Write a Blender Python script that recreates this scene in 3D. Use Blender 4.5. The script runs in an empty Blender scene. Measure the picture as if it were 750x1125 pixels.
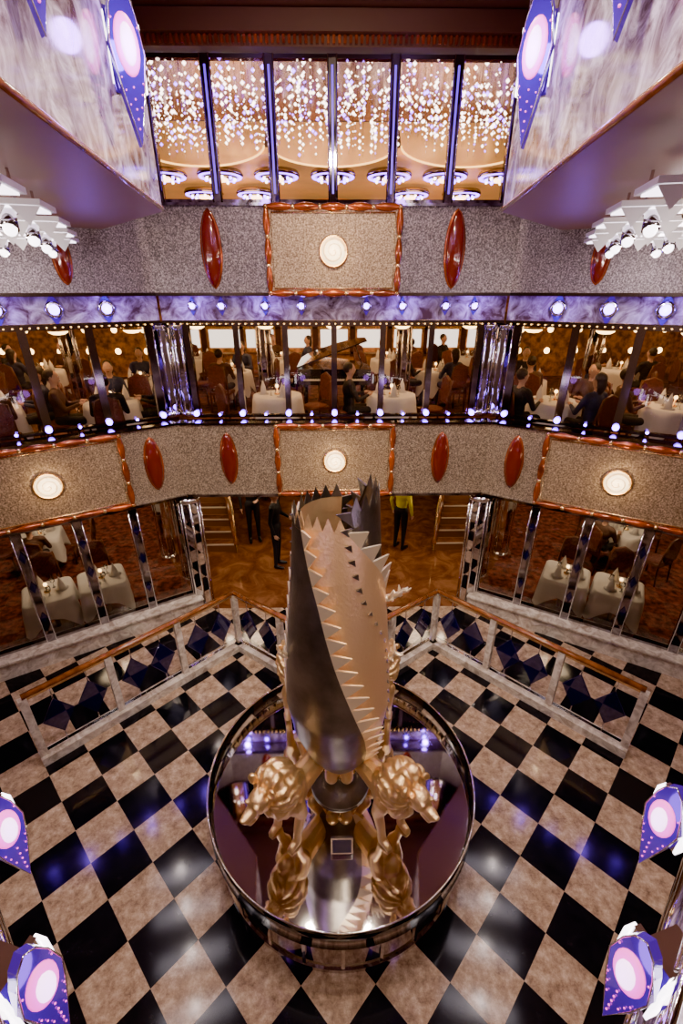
import bpy, bmesh, math, random
from mathutils import Vector, Matrix, noise
random.seed(7)
sc = bpy.context.scene
pi = math.pi

# ------------------------------------------------------------------ materials
def newmat(name):
    m = bpy.data.materials.new(name); m.use_nodes = True
    nt = m.node_tree; b = nt.nodes['Principled BSDF']
    return m, nt, b

def pm(name, col, rough=0.5, metal=0.0, emit=None, es=0.0, coat=0.0, noise_amt=0.0, nscale=8.0, bump=0.0, bscale=40.0, spec=0.5, nosample=False):
    m, nt, b = newmat(name)
    b.inputs['Base Color'].default_value = (*col, 1)
    b.inputs['Roughness'].default_value = rough
    b.inputs['Metallic'].default_value = metal
    b.inputs['Coat Weight'].default_value = coat
    b.inputs['Specular IOR Level'].default_value = spec
    if emit:
        b.inputs['Emission Color'].default_value = (*emit, 1)
        b.inputs['Emission Strength'].default_value = es
    tc = nt.nodes.new('ShaderNodeTexCoord')
    if noise_amt > 0:
        n = nt.nodes.new('ShaderNodeTexNoise'); n.inputs['Scale'].default_value = nscale; n.inputs['Detail'].default_value = 6
        r = nt.nodes.new('ShaderNodeValToRGB')
        a = [max(0, c*(1-noise_amt)) for c in col]; c2 = [min(1, c*(1+noise_amt)) for c in col]
        r.color_ramp.elements[0].position = .35; r.color_ramp.elements[1].position = .65
        r.color_ramp.elements[0].color = (*a, 1); r.color_ramp.elements[1].color = (*c2, 1)
        nt.links.new(tc.outputs['Object'], n.inputs['Vector']); nt.links.new(n.outputs['Fac'], r.inputs['Fac'])
        nt.links.new(r.outputs['Color'], b.inputs['Base Color'])
    if bump > 0:
        n = nt.nodes.new('ShaderNodeTexNoise'); n.inputs['Scale'].default_value = bscale; n.inputs['Detail'].default_value = 4
        bp = nt.nodes.new('ShaderNodeBump'); bp.inputs['Strength'].default_value = bump; bp.inputs['Distance'].default_value = .02
        nt.links.new(tc.outputs['Object'], n.inputs['Vector']); nt.links.new(n.outputs['Fac'], bp.inputs['Height'])
        nt.links.new(bp.outputs['Normal'], b.inputs['Normal'])
    if nosample:
        m.cycles.emission_sampling = 'NONE'
    return m

def glassmat(name, tint=(1, 1, 1), fres=1.45, extra=0.0):
    m = bpy.data.materials.new(name); m.use_nodes = True; nt = m.node_tree; nt.nodes.clear()
    o = nt.nodes.new('ShaderNodeOutputMaterial'); mx = nt.nodes.new('ShaderNodeMixShader')
    t = nt.nodes.new('ShaderNodeBsdfTransparent'); t.inputs[0].default_value = (*tint, 1)
    g = nt.nodes.new('ShaderNodeBsdfGlossy'); g.inputs['Roughness'].default_value = .02
    f = nt.nodes.new('ShaderNodeFresnel'); f.inputs['IOR'].default_value = fres
    ad = nt.nodes.new('ShaderNodeMath'); ad.operation = 'ADD'; ad.inputs[1].default_value = extra; ad.use_clamp = True
    nt.links.new(f.outputs[0], ad.inputs[0]); nt.links.new(ad.outputs[0], mx.inputs[0])
    nt.links.new(t.outputs[0], mx.inputs[1]); nt.links.new(g.outputs[0], mx.inputs[2]); nt.links.new(mx.outputs[0], o.inputs[0])
    return m

def granite(name, base, dark, light, rough=.28, metal=.3, scale=90):
    m, nt, b = newmat(name)
    tc = nt.nodes.new('ShaderNodeTexCoord')
    n = nt.nodes.new('ShaderNodeTexNoise'); n.inputs['Scale'].default_value = scale; n.inputs['Detail'].default_value = 3; n.inputs['Roughness'].default_value = .8
    r = nt.nodes.new('ShaderNodeValToRGB'); e = r.color_ramp.elements
    e[0].position = .37; e[0].color = (*dark, 1); e[1].position = .63; e[1].color = (*light, 1)
    k = r.color_ramp.elements.new(.5); k.color = (*base, 1)
    nt.links.new(tc.outputs['Object'], n.inputs['Vector']); nt.links.new(n.outputs['Fac'], r.inputs['Fac']); nt.links.new(r.outputs['Color'], b.inputs['Base Color'])
    bp = nt.nodes.new('ShaderNodeBump'); bp.inputs['Strength'].default_value = .5; bp.inputs['Distance'].default_value = .01
    nt.links.new(n.outputs['Fac'], bp.inputs['Height']); nt.links.new(bp.outputs['Normal'], b.inputs['Normal'])
    b.inputs['Roughness'].default_value = rough; b.inputs['Metallic'].default_value = metal
    return m

def marble(name, c1, c2, c3, scale=3.0, rough=.1):
    m, nt, b = newmat(name)
    tc = nt.nodes.new('ShaderNodeTexCoord')
    n = nt.nodes.new('ShaderNodeTexNoise'); n.inputs['Scale'].default_value = scale; n.inputs['Detail'].default_value = 9; n.inputs['Distortion'].default_value = 1.2; n.inputs['Roughness'].default_value = .65
    r = nt.nodes.new('ShaderNodeValToRGB'); e = r.color_ramp.elements
    e[0].position = .36; e[0].color = (*c1, 1); e[1].position = .64; e[1].color = (*c3, 1)
    k = e.new(.5); k.color = (*c2, 1)
    nt.links.new(tc.outputs['Object'], n.inputs['Vector']); nt.links.new(n.outputs['Fac'], r.inputs['Fac']); nt.links.new(r.outputs['Color'], b.inputs['Base Color'])
    b.inputs['Roughness'].default_value = rough
    return m

def checker_mat():
    m, nt, b = newmat('checker_marble')
    L = nt.links.new
    tc = nt.nodes.new('ShaderNodeTexCoord')
    mp = nt.nodes.new('ShaderNodeMapping'); mp.inputs['Rotation'].default_value = (0, 0, pi/4); mp.inputs['Location'].default_value = (TPX, TPY, 0.01)
    ck = nt.nodes.new('ShaderNodeTexChecker'); ck.inputs['Scale'].default_value = 1/TILE
    ck.inputs['Color1'].default_value = (1, 1, 1, 1); ck.inputs['Color2'].default_value = (0, 0, 0, 1)
    L(tc.outputs['Object'], mp.inputs['Vector']); L(mp.outputs[0], ck.inputs['Vector'])
    n = nt.nodes.new('ShaderNodeTexNoise'); n.inputs['Scale'].default_value = 9; n.inputs['Detail'].default_value = 12; n.inputs['Roughness'].default_value = .8
    r = nt.nodes.new('ShaderNodeValToRGB'); e = r.color_ramp.elements
    e[0].position = .35; e[0].color = (.16, .095, .06, 1); e[1].position = .66; e[1].color = (.72, .56, .42, 1)
    k = e.new(.5); k.color = (.42, .29, .195, 1)
    r2 = nt.nodes.new('ShaderNodeValToRGB'); e = r2.color_ramp.elements
    e[0].position = .4; e[0].color = (.003, .003, .006, 1); e[1].position = .75; e[1].color = (.016, .016, .02, 1)
    L(tc.outputs['Object'], n.inputs['Vector']); L(n.outputs['Fac'], r.inputs['Fac']); L(n.outputs['Fac'], r2.inputs['Fac'])
    mx = nt.nodes.new('ShaderNodeMixRGB'); L(ck.outputs['Fac'], mx.inputs[0]); L(r2.outputs[0], mx.inputs[1]); L(r.outputs[0], mx.inputs[2])
    L(mx.outputs[0], b.inputs['Base Color'])
    b.inputs['Roughness'].default_value = .10; b.inputs['Specular IOR Level'].default_value = .42
    return m

TILE = 0.44; TPX = 0.088; TPY = -0.088
M_checker = checker_mat()
M_granite = granite('beige_granite', (.31, .23, .155), (.10, .065, .04), (.74, .60, .44), scale=62)
M_granite2 = granite('gold_granite_panel', (.40, .285, .17), (.15, .09, .045), (.82, .64, .43), scale=52)
M_granite_g = granite('mauve_granite', (.19, .15, .16), (.06, .045, .05), (.52, .44, .46), scale=62)
M_marble = marble('lavender_marble', (.10, .055, .06), (.38, .30, .35), (.80, .72, .82), 4.5)
M_curb = marble('white_marble', (.38, .30, .24), (.62, .54, .46), (.85, .78, .7), 6.0)
M_brown = marble('brown_marble', (.10, .032, .012), (.16, .06, .025), (.25, .105, .045), 2.0, .06)
M_carpet = pm('red_carpet', (.14, .035, .022), .9, noise_amt=.7, nscale=9)
M_carpet2 = pm('dining_carpet', (.12, .045, .03), .9, noise_amt=.7, nscale=6)
M_chrome = pm('chrome', (.85, .83, .83), .08, 1.0)
M_dchrome = pm('dark_chrome', (.30, .28, .30), .08, 1.0)
M_mirror = pm('dark_mirror', (.55, .52, .52), .03, 1.0)
M_disc = pm('disc_mirror', (.66, .63, .60), .04, 1.0)
M_dmirror = pm('smoked_mirror', (.22, .19, .20), .05, 1.0)
M_gold = pm('polished_gold', (1.0, .68, .32), .25, .95)
M_goldleaf = pm('brushed_gold', (1.0, .68, .37), .40, .82, bump=.2, bscale=40)
M_tooth = pm('tooth_gold', (1.0, .86, .64), .3, .75)
M_goldrough = pm('cast_gold', (1.0, .70, .34), .30, .9, bump=.3, bscale=60)
M_pewter = pm('pewter', (.25, .235, .22), .28, .95, bump=.12, bscale=50, noise_amt=.25, nscale=4)
M_red = pm('red_lacquer', (.17, .015, .007), .15, 0.1, coat=1.0)
M_frame = pm('copper_lacquer', (.42, .085, .016), .2, 0.5, coat=.8, noise_amt=.5, nscale=4)
M_wood = pm('handrail_wood', (.24, .075, .018), .2, 0, coat=.8, noise_amt=.35, nscale=12)
M_blue = pm('blue_glass', (.010, .010, .08), .08, .3, coat=1.0)
M_soffit = pm('brown_soffit', (.28, .15, .115), .45)
M_ceil = pm('dark_brown_ceiling', (.17, .09, .055), .35)
M_goldceil_glow = pm('gold_ceiling_glow', (.75, .42, .11), .3, .5, emit=(1, .50, .12), es=.55, noise_amt=.2, nscale=2)  # golden light on the ceiling put into the material as emission
M_beadceil = pm('bead_ceiling', (.24, .11, .05), .25, .6)
M_wallwarm = pm('amber_wall', (.50, .23, .07), .4, noise_amt=.6, nscale=7)
M_cloth = pm('white_linen', (.80, .77, .75), .8)
M_chair = pm('chair_fabric', (.14, .045, .035), .8, noise_amt=.3, nscale=40)
M_chairw = pm('chair_wood', (.12, .04, .016), .35)
M_black = pm('black_lacquer', (.01, .01, .012), .12, coat=1)
M_white = pm('white_paint', (.8, .79, .8), .4)
M_nosing = pm('pale_nosing', (.75, .62, .46), .4)
M_riser = pm('stair_riser', (.24, .11, .055), .4)
M_glass = glassmat('window_glass', (.94, .92, .88), 1.5)
M_glassu = glassmat('lounge_glass', (.93, .90, .90), 1.4)
M_glassc = glassmat('clear_glass', (.95, .97, .97), 1.5, .06)
M_bulb = pm('warm_bulb', (1, .8, .5), .4, emit=(1, .62, .25), es=12)
M_bead = pm('bead_white', (1, 1, 1), .3, emit=(1, .82, .66), es=16, nosample=True)
M_beadp = pm('bead_purple', (.4, .2, 1), .3, emit=(.30, .10, 1), es=20, nosample=True)
M_beadg = pm('bead_gold', (1, .6, .2), .3, emit=(1, .55, .15), es=7, nosample=True)
M_pend = pm('pendant_glow', (1, .9, .7), .4, emit=(1, .64, .27), es=15)
M_medal = pm('shell_medallion', (.95, .82, .62), .35, emit=(1, .76, .42), es=5)
M_medal2 = pm('shell_ridge', (.95, .75, .45), .35, emit=(1, .55, .2), es=1.3)
M_wlight = pm('white_tube', (1, 1, 1), .4, emit=(1, .90, .95), es=10)
M_trayglow = pm('tray_diffuser', (1, 1, 1), .4, emit=(1, .88, 1), es=7)
M_plate = pm('violet_plate', (.05, .015, .35), .12, .4, emit=(.15, .015, .62), es=.55, coat=1)
M_pink = pm('pink_glow', (1, .3, .8), .4, emit=(1, .06, .50), es=3)
M_lampw = pm('lamp_core', (1, .8, 1), .4, emit=(1, .6, .95), es=6)
M_vio = pm('violet_glow', (.3, .2, 1), .4, emit=(.20, .06, 1), es=42)
M_strip = pm('violet_strip', (.2, .1, .8), .3, emit=(.18, .05, 1), es=2.2)
M_day = pm('bright_window', (1, 1, 1), .4, emit=(1, .9, .85), es=3.4)
M_shade = pm('blue_shade', (.2, .22, .33), .4)
M_skin = pm('skin', (.62, .36, .25), .55)
M_hair = pm('hair', (.03, .02, .015), .6)
M_suit = pm('dark_suit', (.012, .012, .018), .7)
M_suit2 = pm('brown_jacket', (.10, .05, .035), .7)
M_yellow = pm('yellow_jacket', (.62, .54, .02), .6)
M_bluesh = pm('navy_dress', (.03, .04, .1), .7)
M_shoe = pm('black_shoe', (.01, .01, .01), .3)

# ------------------------------------------------------------------ mesh builder
class MB:
    def __init__(s, name):
        s.name = name; s.V = []; s.F = []; s.MI = []; s.S = []; s.mats = []; s.M = Matrix.Identity(4)
    def mi(s, m):
        if m not in s.mats: s.mats.append(m)
        return s.mats.index(m)
    def add(s, vs, fs, m, smooth=False):
        o = len(s.V); k = s.mi(m)
        s.V += [tuple(s.M @ Vector(v)) for v in vs]
        for f in fs:
            s.F.append(tuple(i+o for i in f)); s.MI.append(k); s.S.append(smooth)
    def box(s, c, d, m, rz=0, R=None):
        x, y, z = [q/2 for q in d]
        R = R or Matrix.Rotation(rz, 4, 'Z')
        c = Vector(c)
        vs = [c + R @ Vector((a*x, b*y, e*z)) for a in (-1, 1) for b in (-1, 1) for e in (-1, 1)]
        s.add(vs, [(0, 1, 3, 2), (4, 6, 7, 5), (0, 4, 5, 1), (2, 3, 7, 6), (0, 2, 6, 4), (1, 5, 7, 3)], m)
    def prism(s, pts, z0, z1, m, mtop=None):
        n = len(pts)
        vs = [(p[0], p[1], z0) for p in pts] + [(p[0], p[1], z1) for p in pts]
        s.add(vs, [(i, (i+1) % n, n+(i+1) % n, n+i) for i in range(n)] + [tuple(range(n))[::-1]], m)
        s.add([(p[0], p[1], z1) for p in pts], [tuple(range(n))], mtop or m)
    def vprism(s, pts, y0, y1, m):   # outline in local x,z extruded along y
        n = len(pts)
        vs = [(p[0], y0, p[1]) for p in pts] + [(p[0], y1, p[1]) for p in pts]
        s.add(vs, [(i, (i+1) % n, n+(i+1) % n, n+i) for i in range(n)] + [tuple(range(n))[::-1], tuple(range(n, 2*n))], m)
    def tube(s, path, r, m, seg=8, closed=False, cap=True, flat=1.0):
        P = [Vector(p) for p in path]; n = len(P)
        if not hasattr(r, '__len__'): r = [r]*n
        vs = []
        for i in range(n):
            if closed: t = P[(i+1) % n]-P[i-1]
            else: t = P[min(i+1, n-1)]-P[max(i-1, 0)]
            t.normalize()
            up = Vector((0, 0, 1)) if abs(t.z) < .9 else Vector((0, 1, 0))
            a = t.cross(up).normalized(); b = a.cross(t)
            for k in range(seg):
                th = 2*pi*k/seg
                vs.append(P[i]+(a*math.cos(th)+b*math.sin(th)*flat)*r[i])
        fs = []
        for i in range(n if closed else n-1):
            j = (i+1) % n
            for k in range(seg):
                k2 = (k+1) % seg
                fs.append((i*seg+k, i*seg+k2, j*seg+k2, j*seg+k))
        if cap and not closed:
            fs.append(tuple(range(seg))); fs.append(tuple(range((n-1)*seg, n*seg)))
        s.add(vs, fs, m, True)
    def cyl(s, p0, p1, r0, r1, m, seg=16):
        s.tube([p0, p1], [r0, r1], m, seg)
    def sph(s, c, r, m, sc=(1, 1, 1), seg=12, rings=8, R=None):
        vs = []; fs = []
        R = R or Matrix.Identity(4)
        c = Vector(c)
        vs.append(c+R @ Vector((0, 0, r*sc[2])))
        for i in range(1, rings):
            ph = pi*i/rings
            for k in range(seg):
                th = 2*pi*k/seg
                vs.append(c+R @ Vector((r*sc[0]*math.sin(ph)*math.cos(th), r*sc[1]*math.sin(ph)*math.sin(th), r*sc[2]*math.cos(ph))))
        vs.append(c+R @ Vector((0, 0, -r*sc[2])))
        for k in range(seg): fs.append((0, 1+k, 1+(k+1) % seg))
        for i in range(rings-2):
            for k in range(seg):
                a = 1+i*seg; b = a+seg; k2 = (k+1) % seg
                fs.append((a+k, b+k, b+k2, a+k2))
        l = len(vs)-1; a = 1+(rings-2)*seg
        for k in range(seg): fs.append((l, a+(k+1) % seg, a+k))
        s.add(vs, fs, m, True)
    def lathe(s, prof, m, c=(0, 0, 0), seg=32, R=None, smooth=True, fn=None):
        R = R or Matrix.Identity(4); c = Vector(c); vs = []; fs = []
        n = len(prof)
        for r, z in prof:
            for k in range(seg):
                th = 2*pi*k/seg
                rr = r*(fn(th, z) if fn else 1)
                vs.append(c+R @ Vector((rr*math.cos(th), rr*math.sin(th), z)))
        for i in range(n-1):
            for k in range(seg):
                k2 = (k+1) % seg
                fs.append((i*seg+k, i*seg+k2, (i+1)*seg+k2, (i+1)*seg+k))
        if prof[0][0] > 1e-4: fs.append(tuple(range(seg)))
        if prof[-1][0] > 1e-4: fs.append(tuple(range((n-1)*seg, n*seg)))
        s.add(vs, fs, m, smooth)
    def bead(s, c, r, m):
        x, y, z = c
        s.add([(x+r, y, z), (x-r, y, z), (x, y+r, z), (x, y-r, z), (x, y, z+r), (x, y, z-r)],
              [(0, 2, 4), (2, 1, 4), (1, 3, 4), (3, 0, 4), (2, 0, 5), (1, 2, 5), (3, 1, 5), (0, 3, 5)], m)
    def mesh(s):
        me = bpy.data.meshes.new(s.name)
        me.from_pydata(s.V, [], s.F); me.update()
        for m in s.mats: me.materials.append(m)
        me.polygons.foreach_set('material_index', s.MI); me.polygons.foreach_set('use_smooth', s.S)
        bm = bmesh.new(); bm.from_mesh(me); bmesh.ops.recalc_face_normals(bm, faces=bm.faces); bm.to_mesh(me); bm.free()
        return me
    def done(s, loc=None, rz=0):
        me = s.mesh()
        return put(s.name, me, loc or (0, 0, 0), rz)

def put(name, me, loc, rz=0, sc=1):
    o = bpy.data.objects.new(name, me); sc_ = sc
    bpy.context.scene.collection.objects.link(o)
    o.location = loc; o.rotation_euler = (0, 0, rz)
    o.scale = (sc_, sc_, sc_) if not hasattr(sc_, '__len__') else sc_
    return o

# ------------------------------------------------------------------ blob builder (continuous bodies)
class Blob:
    def __init__(s): s.p = []
    def cap(s, a, b, ra, rb, m): s.p.append(('c', Vector(a), Vector(b), ra, rb, m))
    def ell(s, c, r, m, R=None): s.p.append(('e', Vector(c), Vector(r), R or Matrix.Identity(3), None, m))
    def dist(s, q, P):
        if P[0] == 'c':
            ab = P[2]-P[1]; l = ab.length_squared
            t = 0 if l < 1e-9 else max(0, min(1, (q-P[1]).dot(ab)/l))
            return (q-(P[1]+ab*t)).length-(P[3]+(P[4]-P[3])*t)
        v = P[3].transposed() @ (q-P[1])
        k = Vector((v.x/P[2].x, v.y/P[2].y, v.z/P[2].z)).length
        return (k-1)*min(P[2])
    def build(s, name, voxel, post=None, smooth=3):
        mb = MB(name); dm = M_skin
        for P in s.p:
            if P[0] == 'c':
                mb.sph(P[1], P[3], dm, seg=12, rings=8); mb.sph(P[2], P[4], dm, seg=12, rings=8)
                if (P[2]-P[1]).length > 1e-4: mb.tube([P[1], P[2]], [P[3], P[4]], dm, 12)
            else:
                mb.sph(P[1], 1, dm, sc=P[2], seg=16, rings=12, R=P[3].to_4x4())
        me = mb.mesh()
        o = bpy.data.objects.new('tmp', me); bpy.context.scene.collection.objects.link(o)
        r = o.modifiers.new('r', 'REMESH'); r.mode = 'VOXEL'; r.voxel_size = voxel; r.use_smooth_shade = True
        k = o.modifiers.new('s', 'SMOOTH'); k.factor = .5; k.iterations = smooth
        dg = bpy.context.evaluated_depsgraph_get(); dg.update()
        me2 = bpy.data.meshes.new_from_object(o.evaluated_get(dg)); me2.name = name
        bpy.data.objects.remove(o)
        if post: post(me2)
        mats = []
        for P in s.p:
            if P[5] not in mats: mats.append(P[5])
        me2.materials.clear()
        for m in mats: me2.materials.append(m)
        for f in me2.polygons:
            f.use_smooth = True
            if len(mats) > 1:
                c = f.center
                b = min(s.p, key=lambda P: s.dist(c, P)); f.material_index = mats.index(b[5])
            else: f.material_index = 0
        return me2

def person_mesh(name, top, bottom, hair=M_hair, sit=False, female=False, arm=0):
    B = Blob(); z0 = 0 if not sit else -.44
    sh = .15 if female else .17
    for s in (-1, 1):
        if not sit:
            B.cap((s*.085, 0, .92), (s*.095, -.01, .50), .088, .06, bottom); B.cap((s*.095, -.01, .50), (s*.10, .02, .10), .058, .038, bottom)
            B.cap((s*.10, .03, .05), (s*.115, -.14, .035), .042, .033, M_shoe)
        else:
            B.cap((s*.09, 0, .52), (s*.11, -.42, .52), .09, .06, bottom); B.cap((s*.11, -.42, .50), (s*.11, -.38, .10), .056, .038, bottom)
            B.cap((s*.11, -.36, .05), (s*.12, -.52, .035), .042, .033, M_shoe)
    dz = z0
    B.ell((0, 0, .96+dz), (.155, .115, .12), bottom)
    B.ell((0, 0, 1.13+dz), (.135, .10, .16), top); B.ell((0, 0, 1.30+dz), (sh+.005, .115, .17), top)
    B.cap((-sh+.02, 0, 1.415+dz), (sh-.02, 0, 1.415+dz), .06, .06, top)
    B.cap((0, .005, 1.44+dz), (0, -.01, 1.54+dz), .052, .048, M_skin)
    B.ell((0, -.015, 1.63+dz), (.074, .09, .112), M_skin)
    B.ell((0, -.105, 1.615+dz), (.013, .02, .02), M_skin)
    B.ell((0, -.03, 1.555+dz), (.045, .055, .03), M_skin)
    for s in (-1, 1): B.ell((s*.078, 0, 1.62+dz), (.012, .02, .03), M_skin)
    B.ell((0, .018, 1.665+dz), (.083, .095, .095), hair)
    if female: B.ell((0, .06, 1.58+dz), (.08, .05, .13), hair)
    def armpts(s):
        if sit: return Vector((s*.24, -.10, 1.16+dz)), Vector((s*.13, -.30, 1.22+dz))
        if arm and s > 0: return Vector((s*.25, -.04, 1.14)), Vector((s*.10, -.26, 1.12))
        return Vector((s*.25, .03, 1.13)), Vector((s*.245, -.05, .88))
    for s in (-1, 1):
        S = Vector((s*(sh+.02), 0, 1.405+dz)); E, Wr = armpts(s)
        B.cap(S, E, .052, .042, top); B.cap(E, Wr, .042, .029, top)
        d = (Wr-E).normalized()
        B.cap(Wr, Wr+d*.05, .026, .03, M_skin)
    me = B.build(name, .018)
    mb = MB(name)
    for s in (-1, 1):
        E, Wr = armpts(s)
        d = (Wr-E).normalized(); side = Vector((0, 1, 0)) if abs(d.z) > .7 else Vector((1, 0, 0)); nn = d.cross(side).normalized()*s
        base = Wr+d*.06
        for i, L in enumerate((.07, .08, .075, .06)):
            p = base+side*(-.027+.018*i); q = p+d*L*.55; r = q+(d*.8-nn*.5)*L*.45
            mb.tube([p, q, r], [.009, .008, .006], M_skin, 6)
        p = Wr+d*.03-side*.025; mb.tube([p, p+(d*.6-side*.7)*.035, p+(d*1.3-side*.9)*.04], [.010, .009, .007], M_skin, 6)
    for s in (-1, 1):
        mb.sph((s*.028, -.098, 1.635+dz), .009, M_white, seg=8, rings=6); mb.sph((s*.028, -.105, 1.635+dz), .005, M_black, seg=6, rings=4)
    mb.sph((0, -.10, 1.575+dz), 1, M_red, sc=(.022, .008, .006), seg=8, rings=6)
    mats = list(me.materials)
    ex = mb.mesh(); exm = list(ex.materials); remap = {}
    for i, m in enumerate(exm):
        if m not in mats: mats.append(m)
        remap[i] = mats.index(m)
    for f in ex.polygons: f.material_index = remap[f.material_index]
    bm = bmesh.new(); bm.from_mesh(me); bm.from_mesh(ex); me3 = bpy.data.meshes.new(name); bm.to_mesh(me3); bm.free()
    for m in mats: me3.materials.append(m)
    return me3

def lion_mesh():
    B = Blob(); g = M_goldrough
    B.ell((.33, 0, .80), (.28, .21, .27), g); B.cap((.25, 0, .80), (-.40, 0, .80), .185, .145, g); B.ell((-.45, 0, .80), (.20, .165, .19), g)
    B.ell((.5, 0, .72), (.14, .15, .2), g)
    B.cap((.42, 0, .95), (.62, 0, 1.22), .19, .14, g)
    B.ell((.50, 0, 1.12), (.25, .28, .36), g); B.ell((.62, 0, 1.22), (.16, .27, .30), g); B.ell((.58, 0, .90), (.17, .20, .23), g)
    B.ell((.84, 0, 1.25), (.14, .13, .145), g)
    B.cap((.92, 0, 1.215), (1.04, 0, 1.20), .085, .068, g); B.cap((.92, 0, 1.10), (1.0, 0, 1.075), .055, .042, g)
    B.ell((1.10, 0, 1.23), (.03, .042, .026), g)
    for s in (-1, 1):
        B.ell((.94, s*.068, 1.315), (.04, .032, .022), g); B.ell((.76, s*.16, 1.42), (.035, .055, .06), g)
        B.cap((.40, s*.14, .75), (.33, s*.17, .50), .13, .085, g); B.cap((.33, s*.17, .50), (.42, s*.17, .24), .08, .058, g)
        B.cap((.42, s*.17, .24), (.44, s*.17, .07), .056, .06, g); B.cap((.45, s*.17, .055), (.54, s*.17, .045), .06, .05, g)
        for q in (-.03, 0, .03): B.cap((.54, s*.17+q, .035), (.585, s*.17+q, .028), .022, .018, g)
        B.cap((-.46, s*.12, .74), (-.30, s*.18, .46), .15, .095, g); B.cap((-.30, s*.18, .46), (-.58, s*.18, .28), .08, .05, g)
        B.cap((-.58, s*.18, .28), (-.52, s*.18, .07), .048, .05, g); B.cap((-.51, s*.18, .055), (-.40, s*.18, .045), .055, .05, g)
        for q in (-.03, 0, .03): B.cap((-.40, s*.18+q, .035), (-.355, s*.18+q, .028), .022, .018, g)
    tl = [(-.62, 0, .86), (-.70, .02, .75), (-.72, .06, .5), (-.68, .1, .3)]
    for a, c in zip(tl[:-1], tl[1:]): B.cap(a, c, .032, .028, g)
    B.ell((-.69, .12, .24), (.06, .05, .07), g)
    def post(me):
        C = Vector((.58, 0, 1.15))
        for v in me.vertices:
            p = v.co.copy()
            d = min((p-C).length/.50, (p-Vector((.56, 0, .88))).length/.36)
            w = max(0, min(1, (1-d)/.25))
            if p.x > .80: w *= max(0, 1-(p.x-.80)/.04)
            a = math.atan2(p.y, p.z-1.15)
            rib = math.sin(a*13+noise.noise(p*5)*3.5+p.x*6)
            v.co = p+v.normal*(w*(.018*rib+.012*noise.noise(p*18))+(1-w)*noise.noise(p*14)*.003)
    return B.build('lion_statue', .014, post, 2)
LM = lion_mesh()
P_man = person_mesh('standing_man', M_suit, M_suit, arm=1)
P_woman = person_mesh('standing_woman', M_yellow, M_suit, female=True)
P_s1 = person_mesh('seated_man', M_suit, M_suit, sit=True)
P_s2 = person_mesh('seated_woman', M_bluesh, M_suit, sit=True, female=True)
P_s3 = person_mesh('seated_diner', M_suit2, M_suit, sit=True)

# ------------------------------------------------------------------ layout
VX, VY, SL = 2.35, 6.70, 0.62
PHI = math.atan(SL)
W_C = Matrix.Translation((0, VY, 0))
W_L = Matrix.Translation((-VX, VY, 0)) @ Matrix.Rotation(PHI, 4, 'Z')
W_R = Matrix.Translation((VX, VY, 0)) @ Matrix.Rotation(-PHI, 4, 'Z')
LS = 4.6
EX = VX+LS*math.cos(PHI); EY = VY-LS*math.sin(PHI)
BACK = 14.5; SIDE = 10.5; FRONT = -3.0
ZCE = 7.85

def light(kind, name, loc, e, col, size=.2, rot=(0, 0, 0), spot=None):
    L = bpy.data.lights.new(name, kind); L.energy = e; L.color = col
    if kind == 'AREA': L.size = size
    else: L.shadow_soft_size = size
    if spot: L.spot_size = spot; L.spot_blend = .7
    o = bpy.data.objects.new(name, L); sc.collection.objects.link(o); o.location = loc; o.rotation_euler = rot
    return o

def sides():
    return ((W_L, -1), (W_R, 1))

b = MB('floor'); b.add([(-EX, FRONT, 0), (EX, FRONT, 0), (EX, EY, 0), (VX, VY, 0), (-VX, VY, 0), (-EX, EY, 0)], [(0, 1, 2, 3, 4, 5)], M_checker); b.done()
b = MB('floor_entry'); b.add([(-VX, VY, 0), (VX, VY, 0), (4, 9, 0), (4, BACK, 0), (-4, BACK, 0), (-4, 9, 0)], [(0, 1, 2, 3, 4, 5)], M_brown); b.done()
for sg, nm in ((-1, 'floor_dining_left'), (1, 'floor_dining_right')):
    b = MB(nm); b.add([(sg*VX, VY, 0), (sg*EX, EY, 0), (sg*SIDE, EY, 0), (sg*SIDE, BACK, 0), (sg*4, BACK, 0), (sg*4, 9, 0)], [(0, 1, 2, 3, 4, 5)], M_carpet); b.done()

def slab(name, z0, z1, mb_, mt, off=.21):
    b = MB(name)
    b.prism([(-VX, VY+off), (VX, VY+off), (VX, BACK), (-VX, BACK)], z0, z1, mb_, mt)
    for sg in (-1, 1):
        b.prism([(sg*VX, VY+off), (sg*EX, EY+off), (sg*SIDE, EY+off), (sg*SIDE, BACK), (sg*VX, BACK)], z0, z1, mb_, mt)
    return b.done()
slab('floor_mezzanine', 2.42, 2.8, M_ceil, M_carpet2)
slab('floor_lounge', 5.16, 5.6, M_ceil, M_carpet2)

b = MB('wall_back'); b.box((0, BACK+.1, ZCE/2), (2*SIDE+.4, .2, ZCE), M_wallwarm); b.done()
for sg, nm in ((-1, 'wall_left'), (1, 'wall_right')):
    b = MB(nm)
    b.box((sg*(SIDE+.1), (BACK+EY)/2, ZCE/2), (.2, BACK-EY, ZCE), M_wallwarm)
    b.box((sg*(EX+.1), (FRONT+EY)/2, ZCE/2), (.2, EY-FRONT, ZCE), M_granite)
    b.box((sg*(EX+SIDE)/2, EY+.1, ZCE/2), (SIDE-EX, .2, ZCE), M_wallwarm)
    b.done()
b = MB('wall_front'); b.box((0, FRONT-.1, ZCE/2), (2*EX+.4, .2, ZCE), M_granite2); b.done()
b = MB('ceiling'); b.box((0, (FRONT+BACK)/2, ZCE+.1), (2*SIDE+.4, BACK-FRONT+.4, .2), M_ceil); b.done()

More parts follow.
